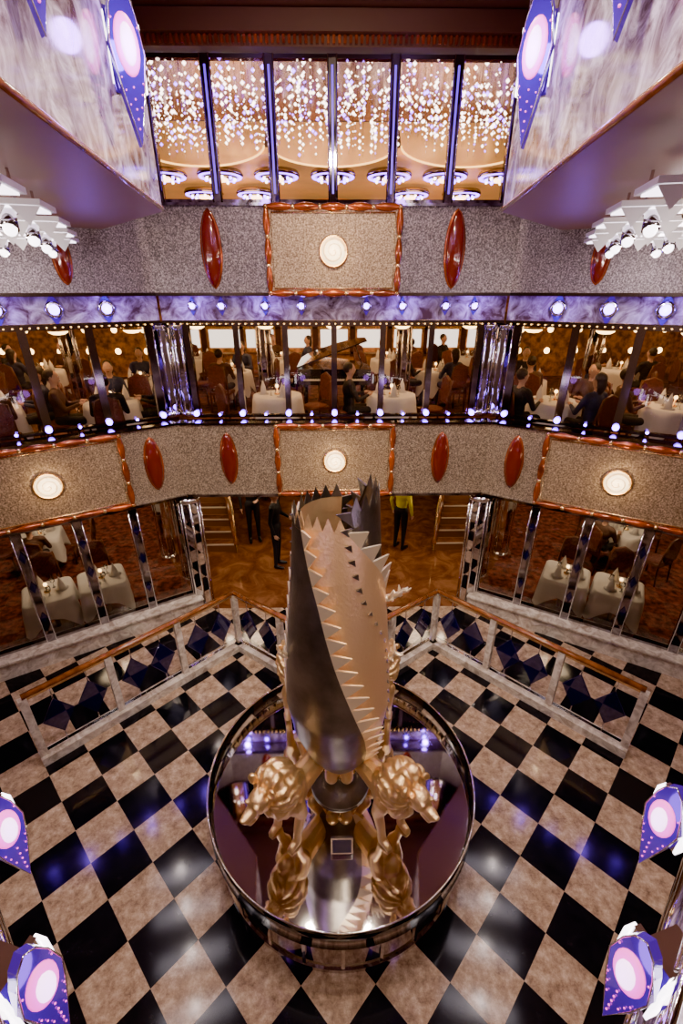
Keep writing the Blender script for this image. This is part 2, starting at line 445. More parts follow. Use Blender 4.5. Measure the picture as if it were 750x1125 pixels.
# balcony fascias --------------------------------------------------------
def spindle_frame(b, hw, z0, z1, x0, y):
    def side(p0, p1, n):
        P0 = Vector(p0); P1 = Vector(p1)
        N = n*10; path = []; rad = []
        for i in range(N+1):
            t = i/N; path.append(P0.lerp(P1, t)); ph = (i % 10)/10
            rad.append(.018+.030*abs(math.sin(pi*ph)))
        b.tube(path, rad, M_frame, 8)
        for i in range(n+1):
            b.sph(P0.lerp(P1, i/n), .034, M_gold, seg=8, rings=6)
    side((x0-hw, y, z0), (x0+hw, y, z0), 5); side((x0-hw, y, z1), (x0+hw, y, z1), 5)
    side((x0-hw, y, z0), (x0-hw, y, z1), 3); side((x0+hw, y, z0), (x0+hw, y, z1), 3)
    k = .06
    b.tube([(x0-hw+k, y, z0+k), (x0+hw-k, y, z0+k), (x0+hw-k, y, z1-k), (x0-hw+k, y, z1-k)], .010, M_gold, 6, closed=True)

def medallion(b, x, y, z, r):
    R = Matrix.Rotation(pi/2, 4, 'X')
    b.lathe([(r*1.08, 0), (r*1.1, .03), (r*.98, .045), (r*.95, .03)], M_gold, (x, y, z), 32, R)
    b.lathe([(r*.96, .02), (r*.8, .05), (r*.5, .075), (0.0001, .085)], M_medal, (x, y, z), 32, R)
    path = []; rad = []
    for i in range(70):
        t = i/69; a = t*2.2*2*pi; rr = r*.85*(1-t)**.8+.004
        path.append((x+rr*math.cos(a), y-.05-.035*t, z+rr*math.sin(a))); rad.append(.013*(1-.5*t))
    b.tube(path, rad, M_medal2, 6)

def almond(b, x, y, z, hw, hh):
    n = 20
    f = lambda q: max(0, 1-q*q)**.62
    b.lathe([(max(.0002, hw*f(-1+2*i/n)), hh*(-1+2*i/n)) for i in range(n+1)], M_red, (x, y, z), 16, Matrix.Diagonal((1, .55, 1, 1)))
    b.lathe([(max(.0002, (hw+.022)*f(-1+2*i/n)), (hh+.022)*(-1+2*i/n)) for i in range(n+1)], M_frame, (x, y+.02, z), 16, Matrix.Diagonal((1, .2, 1, 1)))

def fascia(name, z0, z1, gm):
    zc = (z0+z1)/2; h = z1-z0
    for W, x0, x1 in ((W_C, -VX, VX), (W_L, -LS+.15, 0), (W_R, 0, LS-.15)):
        b = MB(name); b.M = W; xc = (x0+x1)/2; L = x1-x0
        b.box((xc, .1, zc), (L, .2, h), gm)
        b.box((xc, .08, z1+.015), (L, .24, .03), M_dchrome); b.box((xc, .08, z0-.02), (L, .24, .04), M_dchrome)
        b.done()
fascia('balcony_fascia', 2.27, 3.40, M_granite)
fascia('balcony_fascia', 5.17, 6.13, M_granite_g)

def ornament_panel(W, x, z0, z1, hw, r):
    b = MB('ornamental_panel'); b.M = W
    b.box((x, -.015, (z0+z1)/2), (2*hw, .03, z1-z0), M_granite2)
    spindle_frame(b, hw, z0, z1, x, -.04)
    medallion(b, x, -.03, (z0+z1)/2, r)
    b.done()
    o = light('POINT', 'medallion_glow', (0, 0, 0), 8, (1, .68, .36), .05); o.location = W @ Vector((x, -.28, (z0+z1)/2))
ornament_panel(W_C, 0, 5.16, 6.12, .83, .17)
ornament_panel(W_C, 0, 2.28, 3.38, .88, .17)
ornament_panel(W_L, -1.80, 2.30, 3.36, .98, .17)
ornament_panel(W_R, 1.80, 2.30, 3.36, .98, .17)
def oval(W, x, z, hw, hh):
    b = MB('red_oval_ornament'); b.M = W; almond(b, x, -.03, z, hw, hh); b.done()
for sg in (-1, 1):
    oval(W_C, sg*1.55, 5.66, .115, .43)
    oval(W_C, sg*1.63, 2.86, .115, .40)
oval(W_L, -.42, 2.86, .115, .40); oval(W_R, .42, 2.86, .115, .40)
oval(W_L, -1.0, 5.55, .085, .28); oval(W_R, 1.0, 5.55, .085, .28)

b = MB('trim_header')
for W, x0, x1 in ((W_C, -VX, VX), (W_L, -LS, 0), (W_R, 0, LS)):
    b.M = W
    b.box(((x0+x1)/2, .3, 4.98), (x1-x0+.1, .12, .32), M_marble)
    b.box(((x0+x1)/2, .28, 4.80), (x1-x0+.1, .18, .035), M_dchrome)
b.done()
def small_lamp(W, x, z, y, s=1, glow=0):
    b = MB('violet_lamp'); b.M = W
    b.vprism([(-.09*s+x, z), (x, z-.15*s), (x+.09*s, z), (x, z+.15*s)], y-.03, y-.001, M_plate)
    b.sph((x, y-.04, z), .05*s, M_vio, seg=12, rings=8)
    b.lathe([(.075*s, 0), (.08*s, .02), (.065*s, .025)], M_chrome, (x, y-.02, z), 16, Matrix.Rotation(pi/2, 4, 'X'))
    b.done()
    if glow:
        o = light('POINT', 'violet_glow', (0, 0, 0), glow, (.30, .12, 1), .05); o.location = W @ Vector((x, y-.18, z))
for i, x in enumerate((-1.95, -1.55, -.95, -.45, .45, .95, 1.55, 1.95)): small_lamp(W_C, x, 5.0, .24, .8, 9 if i in (0, 2, 5, 7) else 0)
for i in range(6):
    small_lamp(W_L, -.6-.6*i, 4.98, .24, 1.25, 10 if i % 2 == 0 else 0); small_lamp(W_R, .6+.6*i, 4.98, .24, 1.25, 10 if i % 2 == 0 else 0)
b = MB('string_lights')
for W, x0, x1 in ((W_C, -VX, VX), (W_L, -LS, 0), (W_R, 0, LS)):
    b.M = W; x = x0+.03
    while x < x1:
        b.bead((x, .2, 4.775), .012, M_beadg); x += .09
b.done()

# windows -----------------------------------------------------------------
wn = [0]
def window_row(W, x0, x1, z0, z1, y, step, glass, mull, mw=.07, md=.08, diam=False, lamps=False, strip=False):
    wn[0] += 1
    b = MB('window_%d' % wn[0]); b.M = W
    n = max(1, round((x1-x0)/step)); st = (x1-x0)/n
    for i in range(n+1):
        x = x0+i*st
        b.box((x, y, (z0+z1)/2), (mw, md, z1-z0), mull)
        if diam:
            for zz in (z0+.45, z0+1.0, z0+1.5):
                b.vprism([(x-.045, zz), (x, zz-.10), (x+.045, zz), (x, zz+.10)], y-md/2-.02, y-md/2+.005, M_blue)
            for q in (-1, 1): b.cyl((x+q*mw/2, y-md/2, z0), (x+q*mw/2, y-md/2, z1), .010, .010, M_chrome, 8)
        if lamps:
            b.sph((x, y-md/2-.04, z0+.07), .042, M_vio, seg=10, rings=6)
            if i < n: b.sph((x+st/2, y-md/2-.02, z0+.05), .020, M_vio, seg=8, rings=6)
        if strip:
            b.box((x, y-md/2-.006, (z0+z1)/2), (.022, .012, (z1-z0)*.86), M_strip)
            for q in (-1, 1): b.cyl((x+q*mw/2, y-md/2, z0), (x+q*mw/2, y-md/2, z1), .009, .009, M_chrome, 8)
    for i in range(n):
        b.box((x0+(i+.5)*st, y, (z0+z1)/2), (st-mw, .01, z1-z0-.04), glass)
    b.box(((x0+x1)/2, y, z0+.02), (x1-x0, md*.8, .04), mull); b.box(((x0+x1)/2, y, z1-.02), (x1-x0, md*.8, .04), mull)
    b.done()
window_row(W_C, -2.1, 2.1, 3.44, 4.78, .30, .70, M_glass, M_dchrome, .08, .1, lamps=True)
window_row(W_L, -LS, -.12, 3.44, 4.78, .30, .75, M_glass, M_dchrome, .1, .1, lamps=True)
window_row(W_R, .12, LS, 3.44, 4.78, .30, .75, M_glass, M_dchrome, .1, .1, lamps=True)
window_row(W_L, -LS, -.1, .33, 2.24, .12, .75, M_glass, M_dchrome, .12, .12, diam=True)
window_row(W_R, .1, LS, .33, 2.24, .12, .75, M_glass, M_dchrome, .12, .12, diam=True)
window_row(W_C, -2.14, 2.14, 6.17, 7.56, .12, .713, M_glassu, M_dmirror, .1, .1, strip=True)
window_row(W_L, -LS, -.1, 6.17, 7.56, .12, .75, M_glassu, M_dmirror, .1, .1)
window_row(W_R, .1, LS, 6.17, 7.56, .12, .75, M_glassu, M_dmirror, .1, .1)

b = MB('trim_cornice')
for W, x0, x1 in ((W_C, -VX, VX), (W_L, -LS, 0), (W_R, 0, LS)):
    b.M = W
    b.box(((x0+x1)/2, .1, 7.62), (x1-x0, .3, .1), M_ceil)
    b.box(((x0+x1)/2, .05, 7.75), (x1-x0, .4, .18), M_ceil)
    x = x0+.03
    while x < x1:
        b.box((x, -.07, 7.62), (.03, .05, .07), M_frame); x += .06
b.done()
b = MB('trim_curb')
for W, sg in sides():
    b.M = W
    b.box((sg*LS/2, .08, .15), (LS-.1, .3, .30), M_curb)
    b.box((sg*LS/2, .05, .315), (LS-.1, .38, .03), M_curb)
b.done()
def pillar(x, y, z0, z1, r=.16):
    b = MB('mirrored_pillar')
    n = 8
    pts = [(x+r*math.cos(pi/8+2*pi*i/n), y+r*math.sin(pi/8+2*pi*i/n)) for i in range(n)]
    b.prism(pts, z0, z1, M_mirror)
    for i in range(n):
        b.cyl((pts[i][0], pts[i][1], z0), (pts[i][0], pts[i][1], z1), .018, .018, M_chrome, 8)
    b.lathe([(r*1.2, z0), (r*1.2, z0+.06), (r, z0+.1)], M_chrome, (x, y, 0), 16)
    b.lathe([(r, z1-.1), (r*1.2, z1-.06), (r*1.2, z1)], M_chrome, (x, y, 0), 16)
    b.done()
for sg in (-1, 1):
    pillar(sg*(VX+.05), VY+.1, 0, 2.20, .17)
    pillar(sg*(VX-.1), VY+.42, 3.44, 4.78, .12); pillar(sg*(VX+.18), VY+.38, 3.44, 4.78, .12)
    pillar(sg*2.9, 7.7, 0, 2.40, .14)
    pillar(sg*3.6, 8.5, 0, 2.40, .14)
    pillar(sg*1.35, 9.3, 2.8, 5.1, .14)
    pillar(sg*5.3, 9.7, 2.8, 5.1, .14)

# ------------------------------------------------------------------ upper side bridges
fin = [(-.78, -1.0), (-1.57, 5.0), (-2.75, 6.38), (-EX+.02, EY-.05), (-EX+.02, -1.0)]
ZF = 5.87
for sg in (-1, 1):
    b = MB('upper_gallery')
    P = [(sg*-p[0], p[1]) for p in fin]
    b.prism(P, ZF+.02, ZCE-.01, M_marble, M_ceil)
    b.prism(P, ZF-.02, ZF+.02, M_soffit)
    b.tube([(P[0][0], P[0][1], ZF), (P[1][0], P[1][1], ZF), (P[2][0], P[2][1], ZF)], .02, M_wood, 6)
    b.done()
def crest_lamp(Mx, s=1.0, glow=6):
    b = MB('crest_lamp'); b.M = Mx
    b.box((0, .05, .08*s), (.16*s, .22, .30*s), M_chrome)
    b.box((0, -.02, .08*s), (.24*s, .03, .48*s), M_chrome)
    for q in (-.135, .135): b.box((q*s, -.03, .08*s), (.02*s, .05, .40*s), M_wlight)
    out = [(-.10, .30), (-.06, .42), (0, .48), (.06, .42), (.10, .30), (.135, .1), (.09, -.14), (0, -.48), (-.09, -.14), (-.135, .1)]
    b.vprism([(x*s, z*s) for x, z in out], -.09, -.05, M_plate)
    b.tube([(x*s, -.09, z*s) for x, z in out], .006*s, M_chrome, 6, closed=True)
    b.sph((0, -.09, .12*s), 1, M_pink, sc=(.098*s, .022, .18*s), seg=16, rings=10)
    b.sph((0, -.10, .12*s), 1, M_lampw, sc=(.062*s, .024, .125*s), seg=16, rings=10)
    for z in (-.12, -.19, -.25, -.31, -.37): b.sph((0, -.095, z*s), .007*s, M_pink, seg=6, rings=4)
    for q in (-1, 1):
        for x, z in ((.085, -.08), (.065, -.15), (.045, -.23), (.10, .30-.06)): b.sph((q*x*s, -.095, z*s), .006*s, M_pink, seg=6, rings=4)
    b.done()
    o = light('POINT', 'crest_glow', (0, 0, 0), glow, (.45, .16, 1), .08); o.location = Mx @ Vector((0, -.25, .1*s))
for sg in (-1, 1):
    for Y in (.9, 2.5, 4.05):
        X = sg*(.78+(Y+1.0)*.79/6-.05)
        rz = -sg*(pi/2-.70)
        Mx = Matrix.Translation((X, Y, 6.52)) @ Matrix.Rotation(rz, 4, 'Z')
        crest_lamp(Mx, .88, 13)
# lower near wings
for sg in (-1, 1):
    b = MB('lower_gallery')
    A = Vector((sg*.82, .36, 0)); B = Vector((sg*1.86, 1.30, 0))
    P = [(sg*.70, -1.0), (sg*.70, .30), (A.x, A.y), (B.x, B.y), (sg*2.8, 1.30), (sg*EX-sg*.01, .9), (sg*EX-sg*.01, -1.0)]
    b.prism(P, 2.35, 2.95, M_marble)
    for z in (2.98, 3.10):
        b.cyl((A.x, A.y, z), (B.x, B.y, z), .016, .016, M_chrome, 10)
    for t in (.02, .25, .5, .75, .98):
        q = A.lerp(B, t); b.cyl((q.x, q.y, 2.93), (q.x, q.y, 3.11), .014, .014, M_chrome, 8)
    for z in (2.5, 2.62):
        n = Vector((-sg*.678, .735, 0))*.03
        b.cyl((A.x+n.x, A.y+n.y, z), (B.x+n.x, B.y+n.y, z), .02, .02, M_chrome, 8)
    off = Vector((sg*.08, -.09, 0))
    q1 = A.lerp(B, .05)+off; q2 = A.lerp(B, .95)+off
    b.cyl((q1.x, q1.y, 2.99), (q2.x, q2.y, 2.99), .025, .025, M_wlight, 8)
    b.done()
    n = Vector((-sg*.678, .735, 0))
    for t, k in ((.36, .08), (.86, .16)):
        q = A.lerp(B, t)+n*k
        r = math.atan2(-sg*.95, .25)
        Mx = Matrix.Translation((q.x, q.y, 2.90)) @ Matrix.Rotation(r, 4, 'Z')
        crest_lamp(Mx, .62, 2.5)

for sg in (-1, 1):
    for (x, y) in ((2.15, 2.55), (2.35, 3.2), (2.62, 3.9), (2.92, 4.6), (3.2, 5.2)):
        b = MB('light_tray')
        b.M = Matrix.Translation((sg*x, y, 5.66)) @ Matrix.Rotation(-sg*.25, 4, 'Z')
        b.box((0, 0, 0), (1.25, .34, .03), M_white)
        b.box((0, 0, -.02), (1.2, .26, .012), M_trayglow)
        for k in range(7):
            xx = -.54+.18*k
            b.add([(xx-.08, -.17, -.02), (xx+.08, -.17, -.02), (xx, -.15, -.12), (xx-.08, -.16, -.02), (xx+.08, -.16, -.02)], [(0, 1, 2), (3, 4, 2)], M_white)
        for k in (-.42, 0, .42):
            b.cyl((k, -.05, -.02), (k, -.12, -.13), .035, .05, M_dchrome, 12); b.sph((k, -.122, -.135), .04, M_wlight, seg=8, rings=6)
        for k in (-.45, .45): b.cyl((k, 0, .01), (k, 0, .185), .01, .01, M_chrome, 6)
        b.done()
        light('POINT', 'tray_light', (sg*x, y, 5.42), 17, (1, .84, .78), .05)

# ------------------------------------------------------------------ lounge (upper)
b = MB('bead_chandelier')
for i in range(64):
    for j in range(11):
        x = -2.9+5.8*i/63+random.uniform(-.05, .05); y = 7.15+.25*j+random.uniform(-.07, .07)
        n = random.randint(1, 4); z = 7.75-random.uniform(.0, .25)
        b.add([(x-.0015, y, 7.79), (x+.0015, y, 7.79), (x+.0015, y, z-.09*n), (x-.0015, y, z-.09*n)], [(0, 1, 2, 3)], M_dchrome)
        for k in range(n):
            b.bead((x, y, z-.09*k), random.choice((.010, .016, .027)), M_beadp if random.random() < .25 else M_bead)
b.done()
b = MB('ceiling_lounge')
b.box((0, 8.45, 7.82), (9, 3.0, .03), M_beadceil)
b.box((0, 12.2, 7.4), (12, 4.4, .1), M_goldceil_glow)
for k in range(-2, 3):
    cx = k*2.3; N = 20
    pts = [(cx-1.1*math.cos(pi*i/N), 7.47-.30*math.sin(pi*i/N)) for i in range(N+1)]+[(cx+1.15, 7.8), (cx-1.15, 7.8)]
    b.vprism(pts, 9.98, 10.02, M_goldceil_glow)
    b.tube([(p[0], 9.97, p[1]) for p in pts[:N+1]], .015, M_beadg, 6)
b.done()
for (x, y) in ((-2.2, 10.9), (-1.1, 10.9), (0, 10.9), (1.1, 10.9), (2.2, 10.9), (-3.3, 10.9), (3.3, 10.9), (-1.8, 12.8), (-3, 12.8), (1.8, 12.8), (3, 12.8)):
    b = MB('disc_lamp')
    b.lathe([(.42, .06), (.45, 0), (.42, -.03), (.3, -.04)], M_dchrome, (x, y, 7.22), 32)
    b.lathe([(.42, -.035), (.41, -.05), (.39, -.04)], M_beadp, (x, y, 7.22), 32)
    b.lathe([(.36, -.045), (.25, -.06), (.0001, -.07)], M_black, (x, y, 7.22), 24)
    for i in range(10):
        a = 2*pi*i/10; b.sph((x+.28*math.cos(a), y+.28*math.sin(a), 7.14), .03, M_vio if i % 2 else M_bead, seg=8, rings=6)
    b.lathe([(.14, -.06), (.12, -.1), (.0001, -.13)], M_pend, (x, y, 7.22), 24)
    b.cyl((x, y, 7.26), (x, y, 7.345), .05, .05, M_chrome, 8)
    b.done()
b = MB('arched_shade')
pts = [(-1.6, 5.6), (-1.6, 6.7)]+[(-1.6*math.cos(pi*i/20), 6.7+.55*math.sin(pi*i/20)) for i in range(1, 20)]+[(1.6, 6.7), (1.6, 5.6)]
b.vprism(pts, 13.9, 14.0, M_shade)
b.tube([(p[0], 13.9, p[1]) for p in pts[1:-1]], .05, M_gold, 8)
b.done()

# ------------------------------------------------------------------ mezzanine dining room contents
b = MB('window_view')
for i in range(9):
    x = -4.4+1.1*i
    b.box((x, BACK-.03, 3.9), (.8, .04, .5), M_day)
    b.box((x+.55, BACK-.06, 3.85), (.16, .1, .9), M_chairw)
b.box((0, BACK-.06, 3.5), (10, .1, .06), M_gold); b.box((0, BACK-.06, 4.2), (10, .1, .06), M_gold)
b.done()
pend = MB('pendant_lamp')
pend.lathe([(.16, 0), (.15, .05), (.1, .09), (.02, .11)], M_gold, seg=20)
pend.lathe([(.0001, -.06), (.08, -.05), (.13, -.02), (.14, .01)], M_pend, seg=20)
pend.cyl((0, 0, .1), (0, 0, .47), .008, .008, M_gold, 6)
pme = pend.mesh()
for x in [-8.4+1.2*i for i in range(15)]:
    for y in (8.6, 10.6, 12.8):
        put('pendant_lamp', pme, (x+(.4 if y == 10.6 else 0), y, 4.64))
for (x, y) in ((-5.2, 7.0), (-4.2, 7.5), (-6.3, 6.4), (-7.5, 6.6), (5.2, 7.0), (4.2, 7.5), (6.3, 6.4), (7.5, 6.6), (-3.2, 7.8), (3.2, 7.8)):
    put('pendant_lamp', pme, (x, y, 4.64))
sc_ = MB('wall_sconce')
sc_.lathe([(.11, 0), (.12, .03), (.09, .05)], M_gold, seg=20, R=Matrix.Rotation(pi/2, 4, 'X'))
sc_.sph((0, -.05, 0), 1, M_pend, sc=(.09, .06, .09), seg=12, rings=8)
sme = sc_.mesh()
for i in range(24):
    x = -9.9+.86*i
    if abs(x) > 5.0:
        put('wall_sconce', sme, (x, BACK-.001, 4.15)); put('wall_sconce', sme, (x, BACK-.001, 3.55))
for sg in (-1, 1):
    for y in (5.5, 6.6, 7.7, 8.8, 9.9, 11, 12.1, 13.2):
        put('wall_sconce', sme, (sg*(SIDE-.001), y, 4.2), -sg*pi/2)

def table_mesh(square=True, r=.42):
    b = MB('dining_table'); seg = 48
    def rad(th):
        if not square: return r
        c, s_ = abs(math.cos(th)), abs(math.sin(th)); return min(r*1.3, r/max(c, s_))
    vs = []; fs = []
    lv = 7
    for k in range(lv):
        for i in range(seg):
            th = 2*pi*i/seg; R0 = rad(th); corner = max(0, (R0/r-1)/.3) if square else .5+.5*math.sin(8*th)
            if k == 0: rr, z = R0*.9, .755
            elif k == 1: rr, z = R0, .75
            else:
                t = (k-1)/(lv-2)
                rr = R0+.01+(.06*corner+.02*math.sin(12*th))*t
                z = .745-t*(.30+.24*corner)
            vs.append((rr*math.cos(th), rr*math.sin(th), z))
    for k in range(lv-1):
        for i in range(seg):
            j = (i+1) % seg; fs.append((k*seg+i, k*seg+j, (k+1)*seg+j, (k+1)*seg+i))
    fs.append(tuple(range(seg)))
    b.add(vs, fs, M_cloth, True)
    b.cyl((0, 0, .02), (0, 0, .74), .04, .04, M_chairw, 10)
    b.lathe([(.22, 0), (.22, .03), (.05, .06)], M_chairw, seg=20)
    for i in range(3):
        a = 2*pi*i/3+.4; x, y = r*.58*math.cos(a), r*.58*math.sin(a)
        b.lathe([(.001, .012), (.09, .01), (.10, .018)], M_white, (x, y, .75), 20)
        b.lathe([(.06, 0), (.045, .12), (.001, .24)], M_cloth, (x, y, .76), 8)
        x2, y2 = .14*math.cos(a+.9), .14*math.sin(a+.9)
        b.lathe([(.03, 0), (.006, .01), (.006, .08), (.035, .11), (.03, .17)], M_glassc, (x2, y2, .755), 12)
    b.lathe([(.05, 0), (.05, .02), (.012, .03), (.012, .12)], M_gold, (0, 0, .755), 12)
    b.sph((0, 0, .9), .03, M_bulb, seg=8, rings=6)
    return b.mesh()
T_sq = table_mesh(True, .36); T_rd = table_mesh(False, .42)

def chair_mesh():
    b = MB('dining_chair')
    for x in (-.19, .19):
        b.tube([(x, -.2, 0), (x*.95, -.18, .43)], [.016, .022], M_chairw, 8)
        b.tube([(x, .24, 0), (x, .19, .43), (x*.95, .22, .7), (x*.85, .27, .98)], [.016, .022, .02, .015], M_chairw, 8)
    b.box((0, 0, .43), (.42, .42, .05), M_chairw)
    b.sph((0, 0, .46), 1, M_chair, sc=(.215, .215, .05), seg=20, rings=8)
    pts = [(-.15, .56), (-.18, .8), (-.14, .97), (0, 1.03), (.14, .97), (.18, .8), (.15, .56)]
    b.M = Matrix.Translation((0, .235, 0))
    b.vprism(pts, -.02, .035, M_chair)
    b.tube([(p[0], .01, p[1]) for p in pts], .018, M_chairw, 8, closed=True)
    return b.mesh()
C_me = chair_mesh()

put('standing_man', P_man, (-1.85, 9.2, 0), .3)
put('standing_man', P_man, (-1.2, 8.1, 0), 1.4)
put('standing_woman', P_woman, (1.42, 8.8, 0), 2.4)
seatm = [('seated_man', P_s1), ('seated_woman', P_s2), ('seated_diner', P_s3)]
cnt = [0]
def dining_set(x, y, z, rot, tm, r=.8, n=4, people=1.0):
    put('dining_table', tm, (x, y, z), rot)
    for i in range(n):
        a = rot+2*pi*i/n
        rz = a-pi/2
        put('dining_chair', C_me, (x+r*math.cos(a), y+r*math.sin(a), z), rz)
        if random.random() < people:
            nm, me = seatm[cnt[0] % 3]; cnt[0] += 1
            put(nm, me, (x+(r-.02)*math.cos(a), y+(r-.02)*math.sin(a), z+.0), rz)
for sg in (-1, 1):
    for (x, y) in ((3.65, 7.55), (5.3, 7.05), (3.9, 9.5), (6.9, 8.2), (7.1, 6.2), (6.6, 10.8), (8.9, 7.4), (8.6, 10.2)):
        dining_set(sg*x, y, 2.8, random.uniform(0, 1.5), T_rd, .78, 4, .6)
for (x, y) in ((-1.0, 8.1), (1.0, 8.1), (-2.3, 10.7), (-3.6, 12.9), (-1.4, 12.7), (2.3, 10.7), (1.4, 12.7), (3.6, 12.9)):
    dining_set(x, y, 2.8, random.uniform(0, 1.5), T_rd, .78, 4 if y > 8.5 else 2, .4)
for sg in (-1, 1):
    dining_set(sg*4.72, 6.20, 0, -sg*.55+pi/2, T_sq, .72, 1, 0)
    dining_set(sg*4.02, 6.60, 0, -sg*.55+pi/2, T_sq, .72, 1, 0)
    dining_set(sg*6.0, 8.2, 0, .4, T_sq, .72, 4, .4)
for x in (-1.4, .2): dining_set(x, 12.3, 0, .2, T_rd, .75, 3, 0)

b = MB('grand_piano')
out = [(-.75, -.7), (.75, -.7), (.75, -.1), (.62, .35), (.35, .7), (.1, 1.0), (-.3, 1.15), (-.62, 1.05), (-.75, .75)]
b.prism(out, .68, .95, M_black)
b.box((0, -.82, .72), (1.4, .26, .08), M_black); b.box((0, -.86, .77), (1.24, .14, .02), M_white)
for i in range(25): b.box((-.6+.05*i, -.82, .785), (.018, .08, .015), M_black)
for p in ((-.6, -.55), (.6, -.55), (-.35, .85)): b.tube([(p[0], p[1], 0), (p[0], p[1], .68)], [.03, .06], M_black, 10)
b.M = Matrix.Translation((-.75, 0, .97)) @ Matrix.Rotation(-.35, 4, 'Y') @ Matrix.Translation((.75, 0, 0))
b.prism(out, 0, .025, M_black); b.M = Matrix.Identity(4)
b.cyl((.6, 0, .94), (.45, 0, 1.36), .012, .012, M_black, 6)
b.done((0.0, 10.3, 2.8), 0)

# ------------------------------------------------------------------ entry stairs
for sg in (-1, 1):
    b = MB('staircase')
    for k in range(11):
        x0 = sg*2.58+sg*.10*k
        y = 8.7+.28*k
        b.box((x0, y+.14, (k+1)*.17/2), (.8, .28, (k+1)*.17), M_riser)
        b.box((x0, y+.10, (k+1)*.17+.012), (.8, .20, .025), M_brown)
        b.box((x0, y+.01, (k+1)*.17+.008), (.8, .05, .03), M_nosing)
    for q in (-.42, .42):
        p0 = (sg*2.58+q, 8.65, .95); p1 = (sg*2.58+q+sg*1.0, 8.7+.28*10, .95+1.2)
        b.tube([p0, p1], .03, M_gold, 8)
        b.tube([(p0[0], p0[1], .2), (p1[0], p1[1], 1.9)], .05, M_wood, 8)
        for t in (0, .33, .66):
            xx = p0[0]+(p1[0]-p0[0])*t; yy = p0[1]+(p1[1]-p0[1])*t; zz = p0[2]+(p1[2]-p0[2])*t
            b.cyl((xx, yy, max(0, zz-.98)), (xx, yy, zz), .015, .015, M_gold, 6)
    b.done()
    light('POINT', 'stair_fill', (sg*2.5, 8.4, 2.25), 20, (1, .8, .55), .08)  # fill light added to brighten the dark steps, no fixture modelled

# ------------------------------------------------------------------ railings
def railing(path, bays):
    b = MB('balustrade')
    for (p, q), n in zip(zip(path[:-1], path[1:]), bays):
        p = Vector((*p, 0)); q = Vector((*q, 0)); d = (q-p); L = d.length; ang = math.atan2(d.y, d.x)
        c = (p+q)/2
        b.box((c.x, c.y, .06), (L+.1, .17, .12), M_curb, ang)
        b.box((c.x, c.y, .15), (L, .05, .03), M_chrome, ang)
        b.tube([(p.x, p.y, 1.07), (q.x, q.y, 1.07)], .045, M_wood, 12, flat=.7)
        b.box((c.x, c.y, 1.02), (L, .03, .03), M_gold, ang)
        for i in range(n+1):
            w = p.lerp(q, i/n); b.box((w.x, w.y, .57), (.085, .07, .94), M_curb, ang)
        for i in range(n):
            for f in (.29, .71):
                w = p.lerp(q, (i+f)/n)
                M0 = b.M; b.M = Matrix.Translation((w.x, w.y, .57)) @ Matrix.Rotation(ang, 4, 'Z')
                hw, hh = .17, .27
                b.vprism([(-hw, 0), (0, -hh), (hw, 0), (0, hh)], -.015, .015, M_blue)
                b.tube([(-hw, 0, 0), (0, 0, -hh), (hw, 0, 0), (0, 0, hh)], .010, M_blue, 6, closed=True)
                b.cyl((0, 0, hh-.01), (0, 0, .44), .007, .007, M_chrome, 6); b.cyl((0, 0, -.41), (0, 0, -hh+.01), .007, .007, M_chrome, 6)
                b.M = M0
    b.done()
railing([(-3.56, 3.75), (-1.56, 5.70), (-.05, 4.60)], [3, 2])
railing([(3.56, 3.75), (1.56, 5.70), (.05, 4.60)], [3, 2])

# ------------------------------------------------------------------ pedestal
PX, PY, PR, PZ = .04, 3.02, 1.30, .62
b = MB('display_pedestal')
b.lathe([(PR-.03, 0), (PR-.03, .05), (PR-.05, .06), (PR-.05, PZ-.05), (PR-.02, PZ-.04), (PR, PZ-.01)], M_mirror, (PX, PY, 0), 96, smooth=False)
b.lathe([(PR, PZ-.012), (PR-.02, PZ), (.0001, PZ)], M_disc, (PX, PY, 0), 96, smooth=False)
for i in range(24):
    a = 2*pi*i/24; b.box((PX+(PR-.045)*math.cos(a), PY+(PR-.045)*math.sin(a), .3), (.02, .03, .5), M_chrome, a)
b.lathe([(PR+.01, PZ-.06), (PR+.01, .80), (PR+.02, .81), (PR+.025, .80), (PR+.025, PZ-.06)], M_glassc, (PX, PY, 0), 96)
b.tube([(PX+(PR+.017)*math.cos(2*pi*i/96), PY+(PR+.017)*math.sin(2*pi*i/96), .81) for i in range(96)], .008, M_chrome, 6, closed=True)
b.done()

